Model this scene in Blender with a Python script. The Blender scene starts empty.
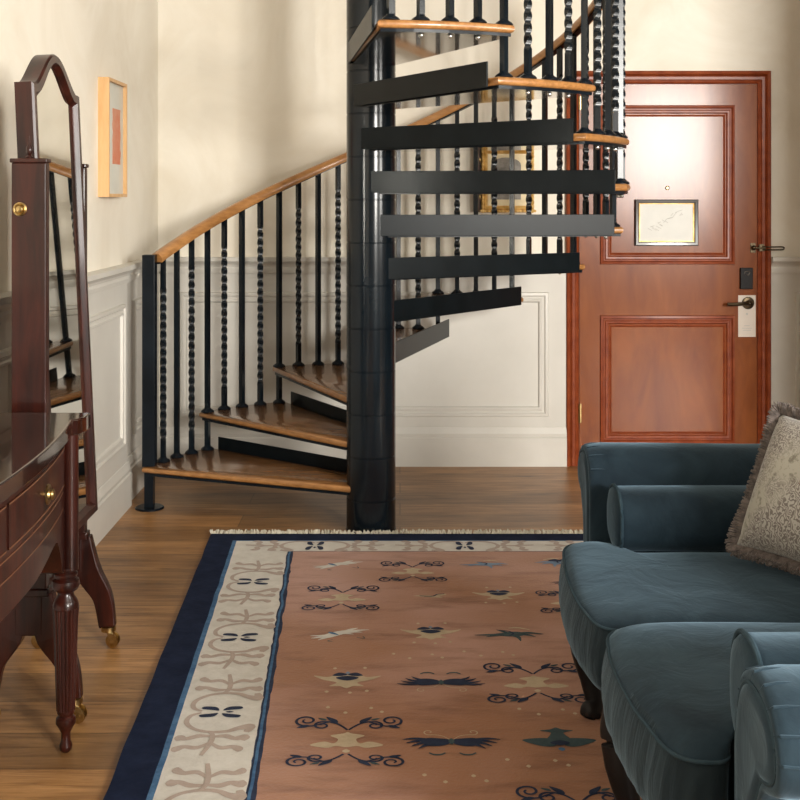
import bpy, bmesh, math, random
from mathutils import Vector, Matrix, noise
random.seed(7)
PI = math.pi
C = bpy.context.scene.collection
scene = bpy.context.scene

# ------------------------------------------------------------------ camera
cam_d = bpy.data.cameras.new('camera'); cam = bpy.data.objects.new('camera', cam_d); C.objects.link(cam)
cam.location = (0, 0, 1.43); cam.rotation_euler = (PI/2, 0, 0)
cam_d.sensor_width = 36; cam_d.lens = 54; cam_d.shift_y = -203/800; cam_d.clip_start = 0.05
scene.camera = cam

# ------------------------------------------------------------------ world, lights, exposure
w = bpy.data.worlds.new('world'); scene.world = w; w.use_nodes = True
w.node_tree.nodes['Background'].inputs[0].default_value = (0.75, 0.87, 1.0, 1)
w.node_tree.nodes['Background'].inputs[1].default_value = 0.30
def area(name, loc, target, sx, sy, power, col, spread=180):
    l = bpy.data.lights.new(name, 'AREA'); l.shape = 'RECTANGLE'; l.size = sx; l.size_y = sy
    l.energy = power; l.color = col; l.spread = math.radians(spread)
    o = bpy.data.objects.new(name, l); C.objects.link(o); o.location = loc
    o.rotation_euler = (Vector(target)-Vector(loc)).to_track_quat('-Z', 'Y').to_euler()
    return o
FILL_WIN = [(.2, 1.8, 1.2, 2.8, 260)]      # unseen fill window added in the right wall: y0, y1, z0, z1, power
for i_, (y0_, y1_, z0_, z1_, pw_) in enumerate(FILL_WIN):
    l_ = area('window_daylight', (4.45, (y0_+y1_)/2, (z0_+z1_)/2), (0, (y0_+y1_)/2, (z0_+z1_)/2), 1, 1, pw_, (1.0, 0.965, 0.90))
    l_.rotation_euler = (0, PI/2, 0); l_.data.size = z1_-z0_; l_.data.size_y = y1_-y0_
VX0, VX1, WZ0, WZ1 = 2.70, 4.15, 1.30, 3.05      # big window in the wall behind the camera
area('window_daylight_front', ((VX0+VX1)/2, -2.80, (WZ0+WZ1)/2), ((VX0+VX1)/2, 3.5, (WZ0+WZ1)/2), VX1-VX0, WZ1-WZ0, 960, (1.0, 0.965, 0.90))
scene.view_settings.view_transform = 'Standard'; scene.view_settings.look = 'None'
scene.view_settings.exposure = 0.0; scene.view_settings.gamma = 1.0
scene.view_settings.use_curve_mapping = False

# ------------------------------------------------------------------ materials
def new_mat(name):
    m = bpy.data.materials.new(name); m.use_nodes = True
    nt = m.node_tree; return m, nt, nt.nodes['Principled BSDF']
def coords(nt, scale=(1, 1, 1), rot=(0, 0, 0)):
    tc = nt.nodes.new('ShaderNodeTexCoord'); mp = nt.nodes.new('ShaderNodeMapping')
    mp.inputs['Scale'].default_value = scale; mp.inputs['Rotation'].default_value = rot
    nt.links.new(tc.outputs['Object'], mp.inputs['Vector']); return mp.outputs['Vector']
def nz(nt, vec, scale=5, detail=4, rough=0.6, dist=0):
    n = nt.nodes.new('ShaderNodeTexNoise'); n.inputs['Scale'].default_value = scale
    n.inputs['Detail'].default_value = detail; n.inputs['Roughness'].default_value = rough
    n.inputs['Distortion'].default_value = dist
    nt.links.new(vec, n.inputs['Vector']); return n.outputs['Fac']
def ramp(nt, fac, stops):
    r = nt.nodes.new('ShaderNodeValToRGB'); e = r.color_ramp.elements
    while len(e) < len(stops): e.new(0.5)
    for el, (p, c) in zip(e, stops): el.position = p; el.color = (*c, 1)
    nt.links.new(fac, r.inputs['Fac']); return r.outputs['Color']
def bump(nt, bs, h, strength=0.2, dist=0.01):
    b = nt.nodes.new('ShaderNodeBump'); b.inputs['Strength'].default_value = strength
    b.inputs['Distance'].default_value = dist
    nt.links.new(h, b.inputs['Height']); nt.links.new(b.outputs['Normal'], bs.inputs['Normal'])
def noisy(name, c1, c2, scale=(1, 1, 1), ns=6, detail=4, rough=0.5, metal=0, coat=0, lo=0.35, hi=0.65, bs_=0, bscale=None, sheen=0, dist=0, spec=None, crough=0.1):
    m, nt, b = new_mat(name)
    v = coords(nt, scale); f = nz(nt, v, ns, detail, dist=dist)
    nt.links.new(ramp(nt, f, [(lo, c1), (hi, c2)]), b.inputs['Base Color'])
    b.inputs['Roughness'].default_value = rough; b.inputs['Metallic'].default_value = metal
    b.inputs['Coat Weight'].default_value = coat; b.inputs['Coat Roughness'].default_value = crough
    if spec is not None: b.inputs['Specular IOR Level'].default_value = spec
    if sheen: b.inputs['Sheen Weight'].default_value = sheen
    if bs_:
        bv = coords(nt, bscale or scale); bump(nt, b, nz(nt, bv, ns*3, 3), bs_, 0.004)
    return m
M = {}
M['plaster'] = noisy('cream_plaster', (.75, .685, .565), (.88, .835, .735), ns=1.6, detail=8, rough=.55, lo=.3, hi=.7, dist=1.2, bs_=.06)
M['ceiling'] = noisy('ceiling_paint', (.35, .33, .30), (.38, .36, .33), rough=.8)  # unseen ceiling, toned down to cut bounced light
M['shade_wall'] = noisy('far_wall_paint', (.16, .15, .13), (.19, .18, .16), rough=.7)  # unseen right and front walls, darkened to cut bounced light
M['paint'] = noisy('grey_panel_paint', (.60, .575, .52), (.64, .615, .56), ns=3, rough=.42)
M['mahogany'] = noisy('mahogany', (.009, .0025, .002), (.040, .0075, .004), scale=(14, 14, 1.6), ns=2, detail=6, rough=.34, coat=.25, dist=.5, spec=.25)
M['mahogany_top'] = noisy('mahogany_top', (.010, .003, .002), (.028, .007, .004), scale=(14, 1.6, 14), ns=2, detail=6, rough=.12, coat=.8, dist=.5, crough=.04)
M['inlay'] = noisy('stringing_inlay', (.11, .045, .022), (.15, .065, .03), rough=.4)
M['door'] = noisy('door_veneer', (.17, .040, .009), (.29, .085, .020), scale=(3.5, 3, .9), ns=2.2, detail=9, rough=.5, coat=.44, lo=.3, hi=.72, dist=.8, crough=.20, spec=.06)
M['door_trim'] = noisy('door_moulding', (.19, .035, .010), (.27, .06, .018), scale=(8, 8, 8), ns=2, rough=.4, coat=.10, crough=.2, spec=.15)
M['stair_oak'] = noisy('stair_oak', (.27, .118, .034), (.43, .205, .068), scale=(3, 30, 30), ns=2, detail=6, rough=.33, coat=.3, dist=.3)
M['tread_oak'] = noisy('tread_oak', (.17, .075, .026), (.31, .145, .052), scale=(2, 14, 14), ns=2, detail=7, rough=.22, coat=.5, dist=.4)
M['rail_oak'] = noisy('rail_oak', (.33, .145, .042), (.48, .23, .075), scale=(9, 9, 30), ns=2, detail=6, rough=.35, coat=.3)
M['black'] = noisy('black_paint', (.0035, .0055, .008), (.007, .0105, .015), ns=5, rough=.26, coat=.0, bs_=.03, crough=.12, spec=.16)
M['plate_paint'] = noisy('black_plate_paint', (.003, .005, .006), (.006, .009, .011), ns=5, rough=.34, spec=.14)
M['iron'] = noisy('black_iron', (.003, .005, .007), (.006, .010, .014), ns=5, rough=.27, spec=.4)
M['pole_paint'] = noisy('glossy_pole_paint', (.003, .0055, .008), (.006, .010, .014), ns=5, rough=.17, spec=.35, bs_=.05)
M['black_sheet'] = noisy('black_sheet', (.005, .007, .009), (.008, .010, .012), ns=5, rough=.2, coat=1, bs_=.0, crough=.06)
M['steel'] = noisy('zinc_nut', (.5, .5, .48), (.6, .6, .58), rough=.3, metal=1)
M['brass'] = noisy('old_brass', (.30, .2, .08), (.55, .4, .18), ns=30, rough=.28, metal=1)
M['bronze'] = noisy('dark_bronze', (.06, .045, .03), (.12, .09, .055), ns=20, rough=.35, metal=1)
M['gilt'] = noisy('gilt', (.55, .30, .06), (.95, .66, .26), ns=25, rough=.38, metal=.35, bs_=.5)
M['paper'] = noisy('white_paper', (.78, .78, .74), (.84, .84, .80), rough=.6, spec=.1)
M['tag'] = noisy('cream_card', (.74, .66, .58), (.78, .70, .62), rough=.6)
M['ink'] = noisy('faint_ink', (.50, .49, .46), (.6, .59, .55), rough=.7)
M['mat_cream'] = noisy('cream_mount', (.85, .72, .46), (.9, .8, .56), rough=.7)
M['engraving'] = noisy('grey_engraving', (.12, .11, .10), (.42, .4, .36), ns=12, detail=6, rough=.6)
M['art_mat'] = noisy('pale_mount', (.52, .53, .48), (.58, .59, .54), rough=.35, coat=.3)
M['art_red'] = noisy('coral_wash', (.62, .16, .07), (.62, .33, .22), ns=9, detail=8, rough=.6)
M['light_oak'] = noisy('light_oak', (.62, .36, .15), (.72, .45, .22), scale=(12, 12, 2), ns=2, rough=.5)
M['dark_frame'] = noisy('dark_frame', (.015, .012, .010), (.03, .022, .018), rough=.3, coat=.3)
M['rug_navy'] = noisy('rug_navy', (.006, .011, .032), (.012, .020, .050), ns=14, rough=.95, bs_=.5, spec=.15)
M['rug_white'] = noisy('rug_ivory', (.55, .52, .46), (.63, .60, .54), ns=22, rough=.95, bs_=.5, sheen=.2)
M['rug_tan'] = noisy('rug_tan', (.36, .275, .22), (.41, .32, .265), ns=22, rough=.95, bs_=.5, sheen=.2)
M['rug_blue'] = noisy('rug_blue', (.03, .095, .21), (.065, .16, .30), ns=30, rough=.95, bs_=.5)
M['rug_dark'] = noisy('rug_inkblue', (.008, .016, .045), (.016, .028, .07), ns=30, rough=.95, bs_=.3)
M['rug_teal'] = noisy('rug_teal', (.035, .065, .075), (.055, .09, .10), ns=30, rough=.95, bs_=.3)
M['rug_sky'] = noisy('rug_skyblue', (.16, .23, .33), (.20, .28, .38), ns=30, rough=.95, bs_=.3)
M['rug_cream'] = noisy('rug_cream', (.46, .37, .25), (.54, .44, .31), ns=30, rough=.95, bs_=.3)
M['fringe'] = noisy('rug_fringe', (.5, .46, .36), (.7, .66, .56), ns=30, rough=.9)
M['ebony'] = noisy('ebonised_wood', (.006, .005, .005), (.010, .008, .008), rough=.45, spec=.2)
M['pillow_fur'] = noisy('pillow_fringe', (.055, .044, .04), (.17, .14, .13), ns=60, rough=.9, sheen=.3)
M['trim_piping'] = noisy('velvet_piping', (.022, .045, .062), (.032, .058, .078), ns=40, rough=.8, spec=.2)
# oak floor, boards running across the room
def floor_mat():
    m, nt, b = new_mat('oak_boards')
    v = coords(nt)
    br = nt.nodes.new('ShaderNodeTexBrick'); br.offset = .37; br.squash = 1
    nt.links.new(v, br.inputs['Vector'])
    br.inputs['Scale'].default_value = 1; br.inputs['Brick Width'].default_value = 1.9; br.inputs['Row Height'].default_value = .2
    br.inputs['Mortar Size'].default_value = .0028; br.inputs['Mortar Smooth'].default_value = .4; br.inputs['Bias'].default_value = 0
    br.inputs['Color1'].default_value = (.20, .20, .20, 1); br.inputs['Color2'].default_value = (.8, .8, .8, 1); br.inputs['Mortar'].default_value = (.0, .0, .0, 1)
    v2 = coords(nt, (1.2, 14, 1)); g = nz(nt, v2, 2.6, 12, .72, .9)
    v3 = coords(nt, (1.0, 3, 1)); g2 = nz(nt, v3, 1.8, 3, .5, .4)
    col = ramp(nt, g, [(.28, (.07, .028, .009)), (.43, (.28, .138, .048)), (.68, (.48, .26, .105))])
    mx = nt.nodes.new('ShaderNodeMix'); mx.data_type = 'RGBA'; mx.blend_type = 'OVERLAY'; mx.inputs['Factor'].default_value = .5
    nt.links.new(col, mx.inputs['A']); nt.links.new(br.outputs['Color'], mx.inputs['B'])
    mx2 = nt.nodes.new('ShaderNodeMix'); mx2.data_type = 'RGBA'; mx2.blend_type = 'MULTIPLY'; mx2.inputs['Factor'].default_value = 1
    nt.links.new(mx.outputs['Result'], mx2.inputs['A'])
    nt.links.new(ramp(nt, g2, [(.3, (.62, .58, .55)), (.6, (1, 1, 1))]), mx2.inputs['B'])
    nt.links.new(mx2.outputs['Result'], b.inputs['Base Color'])
    b.inputs['Roughness'].default_value = .38; b.inputs['Specular IOR Level'].default_value = .4
    bump(nt, b, g, .08, .004); return m
M['floor'] = floor_mat()
def field_mat():
    m, nt, b = new_mat('rug_field')
    v = coords(nt); f1 = nz(nt, v, .8, 3, .5, .5); v2 = coords(nt, (1, 4, 1)); f2 = nz(nt, v2, 3, 6, .6)
    c1 = ramp(nt, f1, [(.38, (.46, .255, .195)), (.55, (.33, .145, .068))])
    mx = nt.nodes.new('ShaderNodeMix'); mx.data_type = 'RGBA'; mx.blend_type = 'MULTIPLY'; mx.inputs['Factor'].default_value = 1
    nt.links.new(c1, mx.inputs['A']); nt.links.new(ramp(nt, f2, [(.30, (.62, .52, .45)), (.50, (1.0, 1.0, 1.0))]), mx.inputs['B'])
    nt.links.new(mx.outputs['Result'], b.inputs['Base Color'])
    b.inputs['Roughness'].default_value = .95; b.inputs['Sheen Weight'].default_value = .2
    bump(nt, b, nz(nt, v, 90, 3), .5, .004); return m
M['rug_field'] = field_mat()
def velvet_mat(name, a, c, stretch=(1, 1, 1)):
    m, nt, b = new_mat(name)
    v = coords(nt, stretch); f = nz(nt, v, 5, 6, .6, 1.0)
    nt.links.new(ramp(nt, f, [(.3, a), (.7, c)]), b.inputs['Base Color'])
    b.inputs['Roughness'].default_value = .85; b.inputs['Specular IOR Level'].default_value = .25
    b.inputs['Sheen Weight'].default_value = .60; b.inputs['Sheen Roughness'].default_value = .38
    b.inputs['Sheen Tint'].default_value = (.34, .52, .68, 1)
    bump(nt, b, nz(nt, coords(nt, stretch), 9, 5, .55, .8), .35, .012); return m
M['velvet'] = velvet_mat('blue_velvet', (.004, .012, .021), (.018, .038, .055))
M['velvet_band'] = velvet_mat('blue_velvet_gathered', (.006, .013, .019), (.014, .027, .036), (1, 4.5, .7))
def glass_mirror():
    m, nt, b = new_mat('mirror_silvering'); b.inputs['Base Color'].default_value = (.80, .79, .74, 1)
    b.inputs['Metallic'].default_value = 1; b.inputs['Roughness'].default_value = .015; return m
M['mirror'] = glass_mirror()
def damask():
    m, nt, b = new_mat('ivory_damask')
    v = coords(nt); n1 = nz(nt, v, 3.2, 3, .5)
    wv = nt.nodes.new('ShaderNodeTexVoronoi'); wv.feature = 'DISTANCE_TO_EDGE'; wv.inputs['Scale'].default_value = 26
    nt.links.new(v, wv.inputs['Vector'])
    wt = nt.nodes.new('ShaderNodeTexWave'); wt.wave_type = 'RINGS'; wt.rings_direction = 'SPHERICAL'; wt.inputs['Scale'].default_value = 26; wt.inputs['Distortion'].default_value = 16; wt.inputs['Detail'].default_value = 1; wt.inputs['Detail Scale'].default_value = 2.4
    nt.links.new(v, wt.inputs['Vector'])
    scroll = ramp(nt, wt.outputs['Fac'], [(.40, (.13, .11, .10)), (.62, (.36, .345, .31))])
    plain = ramp(nt, nz(nt, v, 55, 3, .6), [(.36, (.15, .14, .105)), (.48, (.34, .325, .275))])
    mx = nt.nodes.new('ShaderNodeMix'); mx.data_type = 'RGBA'
    msk = nt.nodes.new('ShaderNodeValToRGB'); msk.color_ramp.elements[0].position = .47; msk.color_ramp.elements[1].position = .53
    nt.links.new(n1, msk.inputs['Fac']); nt.links.new(msk.outputs['Color'], mx.inputs['Factor'])
    nt.links.new(plain, mx.inputs['A']); nt.links.new(scroll, mx.inputs['B'])
    nt.links.new(mx.outputs['Result'], b.inputs['Base Color'])
    b.inputs['Roughness'].default_value = .6; b.inputs['Sheen Weight'].default_value = .3; return m
M['damask'] = damask()
def clear_glass():
    m, nt, b = new_mat('window_glass'); b.inputs['Transmission Weight'].default_value = 1; b.inputs['Roughness'].default_value = 0
    b.inputs['IOR'].default_value = 1.02; return m
M['glass'] = clear_glass()

# ------------------------------------------------------------------ object helpers
def root_loc(p):
    while p.parent: p = p.parent
    return p['_o'] if '_o' in p else (0, 0, 0)
ORG = {}
def org(p):
    while p.parent: p = p.parent
    return ORG.get(p.name, Vector((0, 0, 0)))
def obj(name, bm, mats, parent=None, smooth=True, angle=35, recalc=True, bev=0):
    if recalc: bmesh.ops.recalc_face_normals(bm, faces=bm.faces)
    if parent is not None:
        bmesh.ops.translate(bm, verts=bm.verts, vec=-org(parent))
    me = bpy.data.meshes.new(name); bm.to_mesh(me); bm.free()
    for m in (mats if isinstance(mats, (list, tuple)) else [mats]):
        me.materials.append(M[m] if isinstance(m, str) else m)
    o = bpy.data.objects.new(name, me); C.objects.link(o)
    if smooth:
        me.shade_smooth()
        try: me.set_sharp_from_angle(angle=math.radians(angle))
        except Exception: pass
    if bev:
        b = o.modifiers.new('bevel', 'BEVEL'); b.width = bev; b.segments = 2; b.limit_method = 'ANGLE'; b.angle_limit = math.radians(40)
        b.harden_normals = False
    if parent is not None: o.parent = parent
    return o
def thing(name, label, cat, loc=(0, 0, 0), group=None):
    o = bpy.data.objects.new(name, None); C.objects.link(o); o.location = loc; o.empty_display_size = .05
    ORG[o.name] = Vector(loc); o['label'] = label; o['category'] = cat
    if group: o['group'] = group
    return o
def tag(o, label, cat, group=None):
    o['label'] = label; o['category'] = cat
    if group: o['group'] = group
    return o
def struct(o): o['kind'] = 'structure'; return o
def box(bm, x0, x1, y0, y1, z0, z1):
    v = [bm.verts.new(p) for p in [(x0, y0, z0), (x1, y0, z0), (x1, y1, z0), (x0, y1, z0), (x0, y0, z1), (x1, y0, z1), (x1, y1, z1), (x0, y1, z1)]]
    for f in [(0, 3, 2, 1), (4, 5, 6, 7), (0, 1, 5, 4), (1, 2, 6, 5), (2, 3, 7, 6), (3, 0, 4, 7)]: bm.faces.new([v[i] for i in f])
    return bm
def B(*a): return box(bmesh.new(), *a)
def loft(bm, rings, cap=True, closed=True, mi=0):
    R = [[bm.verts.new(p) for p in r] for r in rings]
    n = len(R[0])
    for a, b in zip(R, R[1:]):
        for i in range(n if closed else n-1):
            j = (i+1) % n
            f = bm.faces.new((a[i], a[j], b[j], b[i])); f.material_index = mi
    if cap:
        bm.faces.new(R[0][::-1]).material_index = mi; bm.faces.new(R[-1]).material_index = mi
    return bm
def lathe(bm, prof, c=(0, 0, 0), n=24, mod=None):
    rings = []
    for r, z in prof:
        rg = []
        for i in range(n):
            a = 2*PI*i/n; rr = r*(mod(a, z) if mod else 1)
            rg.append((c[0]+rr*math.cos(a), c[1]+rr*math.sin(a), c[2]+z))
        rings.append(rg)
    return loft(bm, rings)
def lathe_axis(bm, prof, c, axis, n=24):
    q = Vector((0, 0, 1)).rotation_difference(Vector(axis).normalized())
    rings = [[Vector(c)+q @ Vector((r*math.cos(2*PI*i/n), r*math.sin(2*PI*i/n), z)) for i in range(n)] for r, z in prof]
    return loft(bm, rings)
def smooth_path(pts, sub=6, closed=False):
    pts = [Vector(p) for p in pts]; n = len(pts); out = []
    rng = range(n) if closed else range(n-1)
    for i in rng:
        if closed: p0, p1, p2, p3 = pts[i-1], pts[i], pts[(i+1) % n], pts[(i+2) % n]
        else: p0, p1, p2, p3 = pts[max(i-1, 0)], pts[i], pts[i+1], pts[min(i+2, n-1)]
        for k in range(sub):
            t = k/sub
            out.append(.5*((2*p1)+(p2-p0)*t+(2*p0-5*p1+4*p2-p3)*t*t+(3*p1-p0-3*p2+p3)*t**3))
    if not closed: out.append(pts[-1])
    return out
def tube(bm, pts, r, n=8, closed=False, sect=None, up=(0, 0, 1)):
    pts = [Vector(p) for p in pts]; N = len(pts); rings = []
    for i, p in enumerate(pts):
        if closed: t = pts[(i+1) % N]-pts[i-1]
        else: t = pts[min(i+1, N-1)]-pts[max(i-1, 0)]
        t.normalize(); u = Vector(up)
        if abs(t.dot(u)) > .97: u = Vector((1, 0, 0)) if abs(t.x) < .9 else Vector((0, 1, 0))
        a = t.cross(u).normalized(); b = a.cross(t).normalized()
        rr = r[i] if isinstance(r, (list, tuple)) else r
        if sect: rings.append([p+a*sx*rr+b*sy*rr for sx, sy in sect])
        else: rings.append([p+a*rr*math.cos(2*PI*k/n)+b*rr*math.sin(2*PI*k/n) for k in range(n)])
    if closed:
        rings.append(rings[0]); loft(bm, rings, cap=False)
        bmesh.ops.remove_doubles(bm, verts=bm.verts, dist=1e-6)
    else: loft(bm, rings)
    return bm
def interp(v, n):
    m = len(v)-1; out = []
    for i in range(n):
        t = i/(n-1)*m; k = min(int(t), m-1); out.append(v[k]+(v[k+1]-v[k])*(t-k))
    return out
def prism(bm, poly, axis, a, b):
    def P(u, v, w):
        return {'z': (u, v, w), 'x': (w, u, v), 'y': (u, w, v)}[axis]
    return loft(bm, [[P(u, v, a) for u, v in poly], [P(u, v, b) for u, v in poly]])
def frame(bm, u0, u1, v0, v1, prof, place):
    """mitred moulding: prof = [(inset, height)]; place(u, v, h) -> xyz"""
    rings = []
    for ins, h in prof:
        rings.append([place(u0+ins, v0+ins, h), place(u1-ins, v0+ins, h), place(u1-ins, v1-ins, h), place(u0+ins, v1-ins, h)])
    return loft(bm, rings, cap=False)
def ellip(c, rx, ry, rz, n=16, m=10, bm=None):
    bm = bm or bmesh.new()
    prof = [(math.sin(PI*i/m), -math.cos(PI*i/m)) for i in range(1, m)]
    loft(bm, [[(c[0]+rx*r*math.cos(2*PI*k/n), c[1]+ry*r*math.sin(2*PI*k/n), c[2]+rz*z) for k in range(n)] for r, z in prof])
    return bm

# ================================================================== ROOM
LX, RX, BY, FY, CZ = -1.29, 4.40, 6.40, -2.75, 3.9
struct(obj('floor', B(LX-.15, RX+.15, FY-.15, BY+.15, -.08, 0), 'floor', smooth=False))
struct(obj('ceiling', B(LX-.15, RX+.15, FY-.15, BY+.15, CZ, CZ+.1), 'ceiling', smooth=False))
DX0, DX1, DZ = .955, 1.90, 2.03     # door slab
bm = bmesh.new(); box(bm, LX-.15, DX0-.01, BY, BY+.15, 0, CZ); box(bm, DX1+.01, RX+.15, BY, BY+.15, 0, CZ); box(bm, DX0-.01, DX1+.01, BY, BY+.15, DZ+.01, CZ)
struct(obj('wall_back', bm, 'plaster', smooth=False))
struct(obj('wall_left', B(LX-.15, LX, FY-.15, BY, 0, CZ), 'plaster', smooth=False))
# right wall with an opening for the added fill window
bm = bmesh.new(); yc_ = FY-.15
for y0_, y1_, z0_, z1_, _p in FILL_WIN:
    box(bm, RX, RX+.15, yc_, y0_, 0, CZ); box(bm, RX, RX+.15, y0_, y1_, 0, z0_); box(bm, RX, RX+.15, y0_, y1_, z1_, CZ); yc_ = y1_
box(bm, RX, RX+.15, yc_, BY, 0, CZ)
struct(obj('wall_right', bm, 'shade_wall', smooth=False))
struct(obj('wall_return', B(2.26, RX, 4.0, 4.25, 0, CZ), 'plaster', smooth=False))  # unseen stub added to keep window light off the right end of the back wall

bm = bmesh.new(); box(bm, LX, VX0, FY-.15, FY, 0, CZ); box(bm, VX1, RX, FY-.15, FY, 0, CZ); box(bm, VX0, VX1, FY-.15, FY, 0, WZ0); box(bm, VX0, VX1, FY-.15, FY, WZ1, CZ)
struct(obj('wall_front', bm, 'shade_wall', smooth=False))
def wframe(bm, u0, u1, place_box, WZ0, WZ1):
    t = .05
    place_box(bm, u0, u0+t, WZ0, WZ1); place_box(bm, u1-t, u1, WZ0, WZ1)
    place_box(bm, u0+t, u1-t, WZ0, WZ0+t); place_box(bm, u0+t, u1-t, WZ1-t, WZ1)
    place_box(bm, u0+t, u1-t, (WZ0+WZ1)/2-.02, (WZ0+WZ1)/2+.02); place_box(bm, (u0+u1)/2-.012, (u0+u1)/2+.012, WZ0+t, WZ1-t)
for i_, (y0_, y1_, z0_, z1_, _p) in enumerate(FILL_WIN):
    bm = bmesh.new(); wframe(bm, y0_, y1_, lambda b, a, c, z0, z1: box(b, RX+.0, RX+.035, a, c, z0, z1), z0_, z1_)
    struct(obj('window_%d' % (i_+1), bm, 'paint', smooth=False))  # frame of the added fill window, out of view
bm = bmesh.new(); wframe(bm, VX0, VX1, lambda b, a, c, z0, z1: box(b, a, c, FY-.04, FY, z0, z1), WZ0, WZ1)
struct(obj('window_2', bm, 'paint', smooth=False))
# wainscot on the back wall and left wall (thin painted panelling)
BP = BY-.02
PB = lambda u, v, h: (u, BP-h, v)             # back wall placement
mould = [(0, 0), (.004, .014), (.018, .016), (.024, .008), (.034, .008), (.040, .013), (.050, .012), (.056, 0)]
CX0, CX1 = DX0-.065, DX1+.065                 # door casing outer
def wains_back(x0, x1, panels, n):
    struct(obj('trim_%d' % n, B(x0, x1, BP, BY, 0, 1.06), 'paint', smooth=False))
    for p in panels:
        bm = bmesh.new(); frame(bm, *p, mould, PB); o = obj('panel_moulding', bm, 'paint', bpy.data.objects['trim_%d' % n], angle=20)
    # chair rail
    prof = [(0, 1.025), (.010, 1.025), (.014, 1.045), (.012, 1.06), (.018, 1.072), (.034, 1.086), (.040, 1.09), (.040, 1.111), (0, 1.111)]
    bm = bmesh.new(); loft(bm, [[(x, BP-d, z) for d, z in prof] for x in (x0, x1)]); box(bm, x0, x1, BP, BY, 1.055, 1.111)
    obj('chair_rail', bm, 'paint', bpy.data.objects['trim_%d' % n], angle=20)
    prof = [(0, 0), (.018, 0), (.018, .150), (.012, .156), (.014, .172), (.008, .190), (.003, .205), (0, .207)]
    bm = bmesh.new(); loft(bm, [[(x, BP-d, z) for d, z in prof] for x in (x0, x1)])
    struct(obj('baseboard_back' + ('' if n == 1 else '_right'), bm, 'paint', angle=20))
wains_back(LX+.02, CX0-.005, [(-1.17, .79, .262, .925)], 1)
wains_back(CX1+.005, RX, [(2.10, 2.42, .262, .925)], 2)
def wains_left(y0, y1, face, panels, n, nm):
    PL = lambda u, v, h: (face+h, u, v)
    t = struct(obj('trim_%d' % n, B(LX, face, y0, y1, 0, 1.07), 'paint', smooth=False))
    for p in panels:
        bm = bmesh.new(); frame(bm, *p, mould, PL); obj('panel_moulding', bm, 'paint', t, angle=20)
    prof = [(0, 1.035), (.010, 1.035), (.014, 1.055), (.012, 1.068), (.018, 1.080), (.034, 1.094), (.040, 1.098), (.040, 1.119), (0, 1.119)]
    bm = bmesh.new(); loft(bm, [[(face+d, y, z) for d, z in prof] for y in (y0, y1+.012)]); box(bm, LX, face, y0, y1, 1.06, 1.119)
    obj('chair_rail', bm, 'paint', t, angle=20)
    prof = [(0, 0), (.018, 0), (.018, .150), (.012, .156), (.014, .172), (.008, .190), (.003, .205), (0, .207)]
    bm = bmesh.new(); loft(bm, [[(face+d-.0, y, z) for d, z in prof] for y in (y0, y1+.006)])
    struct(obj(nm, bm, 'paint', angle=20))
wains_left(FY, 5.56, -1.262, [(4.1, 5.47, .29, .945), (2.45, 3.92, .29, .945), (.8, 2.27, .29, .945)], 3, 'baseboard_left')
wains_left(5.572, BP-.001, -1.282, [(5.74, 6.24, .29, .935)], 4, 'baseboard_left_far')

# door
YF = BY-.012
door = struct(obj('door_1', B(DX0, DX1, YF, YF+.045, .006, DZ), 'door', smooth=False))
DP = lambda u, v, h: (u, YF-h, v)
def dpx(px): return (px-400)/188.0
def dpz(py): return 1.43-(py-197)/188.0
dm = [(0, 0), (.003, .012), (.014, .014), (.019, .005), (.026, .005), (.031, .010), (.040, .009), (.048, -.001), (.058, .004), (.062, 0)]
for (a, b_, c, d) in ((600, 735, 264.5, 105), (600, 735, 443.5, 315.5)):
    bm = bmesh.new(); frame(bm, dpx(a), dpx(b_), dpz(c), dpz(d), dm, DP)
    obj('panel_moulding', bm, 'door_trim', door, angle=20)
# casing (architrave) – swept profile
bm = bmesh.new()
cp = [(.0, 0), (.0, .012), (.010, .018), (.018, .016), (.022, .022), (.036, .024), (.042, .018), (.050, .030), (.062, .034), (.067, .030), (.067, 0)]
rings = []
for (x, z, sx, sz) in ((DX0-.003, 0, -1, 0), (DX0-.003, DZ+.003, -1, 1), (DX1+.003, DZ+.003, 1, 1), (DX1+.003, 0, 1, 0)):
    rings.append([(x+sx*o_, BY-h, z+sz*o_) for o_, h in cp])
loft(bm, rings)
struct(obj('trim_5', bm, 'door_trim', angle=20))['label'] = 'mahogany door casing'
# hardware
def rod(bm, p, q, r, n=12): return tube(bm, [p, q], r, n)
bm = bmesh.new(); lathe_axis(bm, [(.012, 0), (.012, .0036), (.032, .0040), (.033, .008), (.030, .012), (.016, .015), (.014, .034)], (dpx(748), YF, dpz(303)), (0, -1, 0))
hd = obj('door_handle', bm, 'bronze', door)
bm = bmesh.new(); tube(bm, smooth_path([(dpx(748), YF-.036, dpz(303)), (dpx(741), YF-.052, dpz(303)), (dpx(733), YF-.055, dpz(303.5)), (dpx(725), YF-.055, dpz(303.5))], 5), .0095, 10)
ellip((dpx(748), YF-.036, dpz(303)), .014, .012, .014, bm=bm)
obj('lever', bm, 'bronze', hd)
o = obj('lock_plate', B(dpx(739.9), dpx(752.4), YF-.018, YF, dpz(289), dpz(267.7)), 'ebony', door, bev=.003, smooth=False)
bm = bmesh.new(); tube(bm, smooth_path([(dpx(743.5), YF-.0192, dpz(273.5)), (dpx(744.5), YF-.0192, dpz(271.8)), (dpx(747), YF-.0192, dpz(271.2)), (dpx(749), YF-.0192, dpz(272.2)), (dpx(747.6), YF-.0192, dpz(274.8)), (dpx(745.8), YF-.0192, dpz(273.8))], 5), .0022, 6)
obj('key_emblem', bm, 'steel', o)
bm = bmesh.new(); lathe_axis(bm, [(.011, 0), (.011, .004), (.008, .006), (.004, .006)], (dpx(667.5), YF, dpz(188)), (0, -1, 0)); obj('peephole', bm, 'brass', door)
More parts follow.
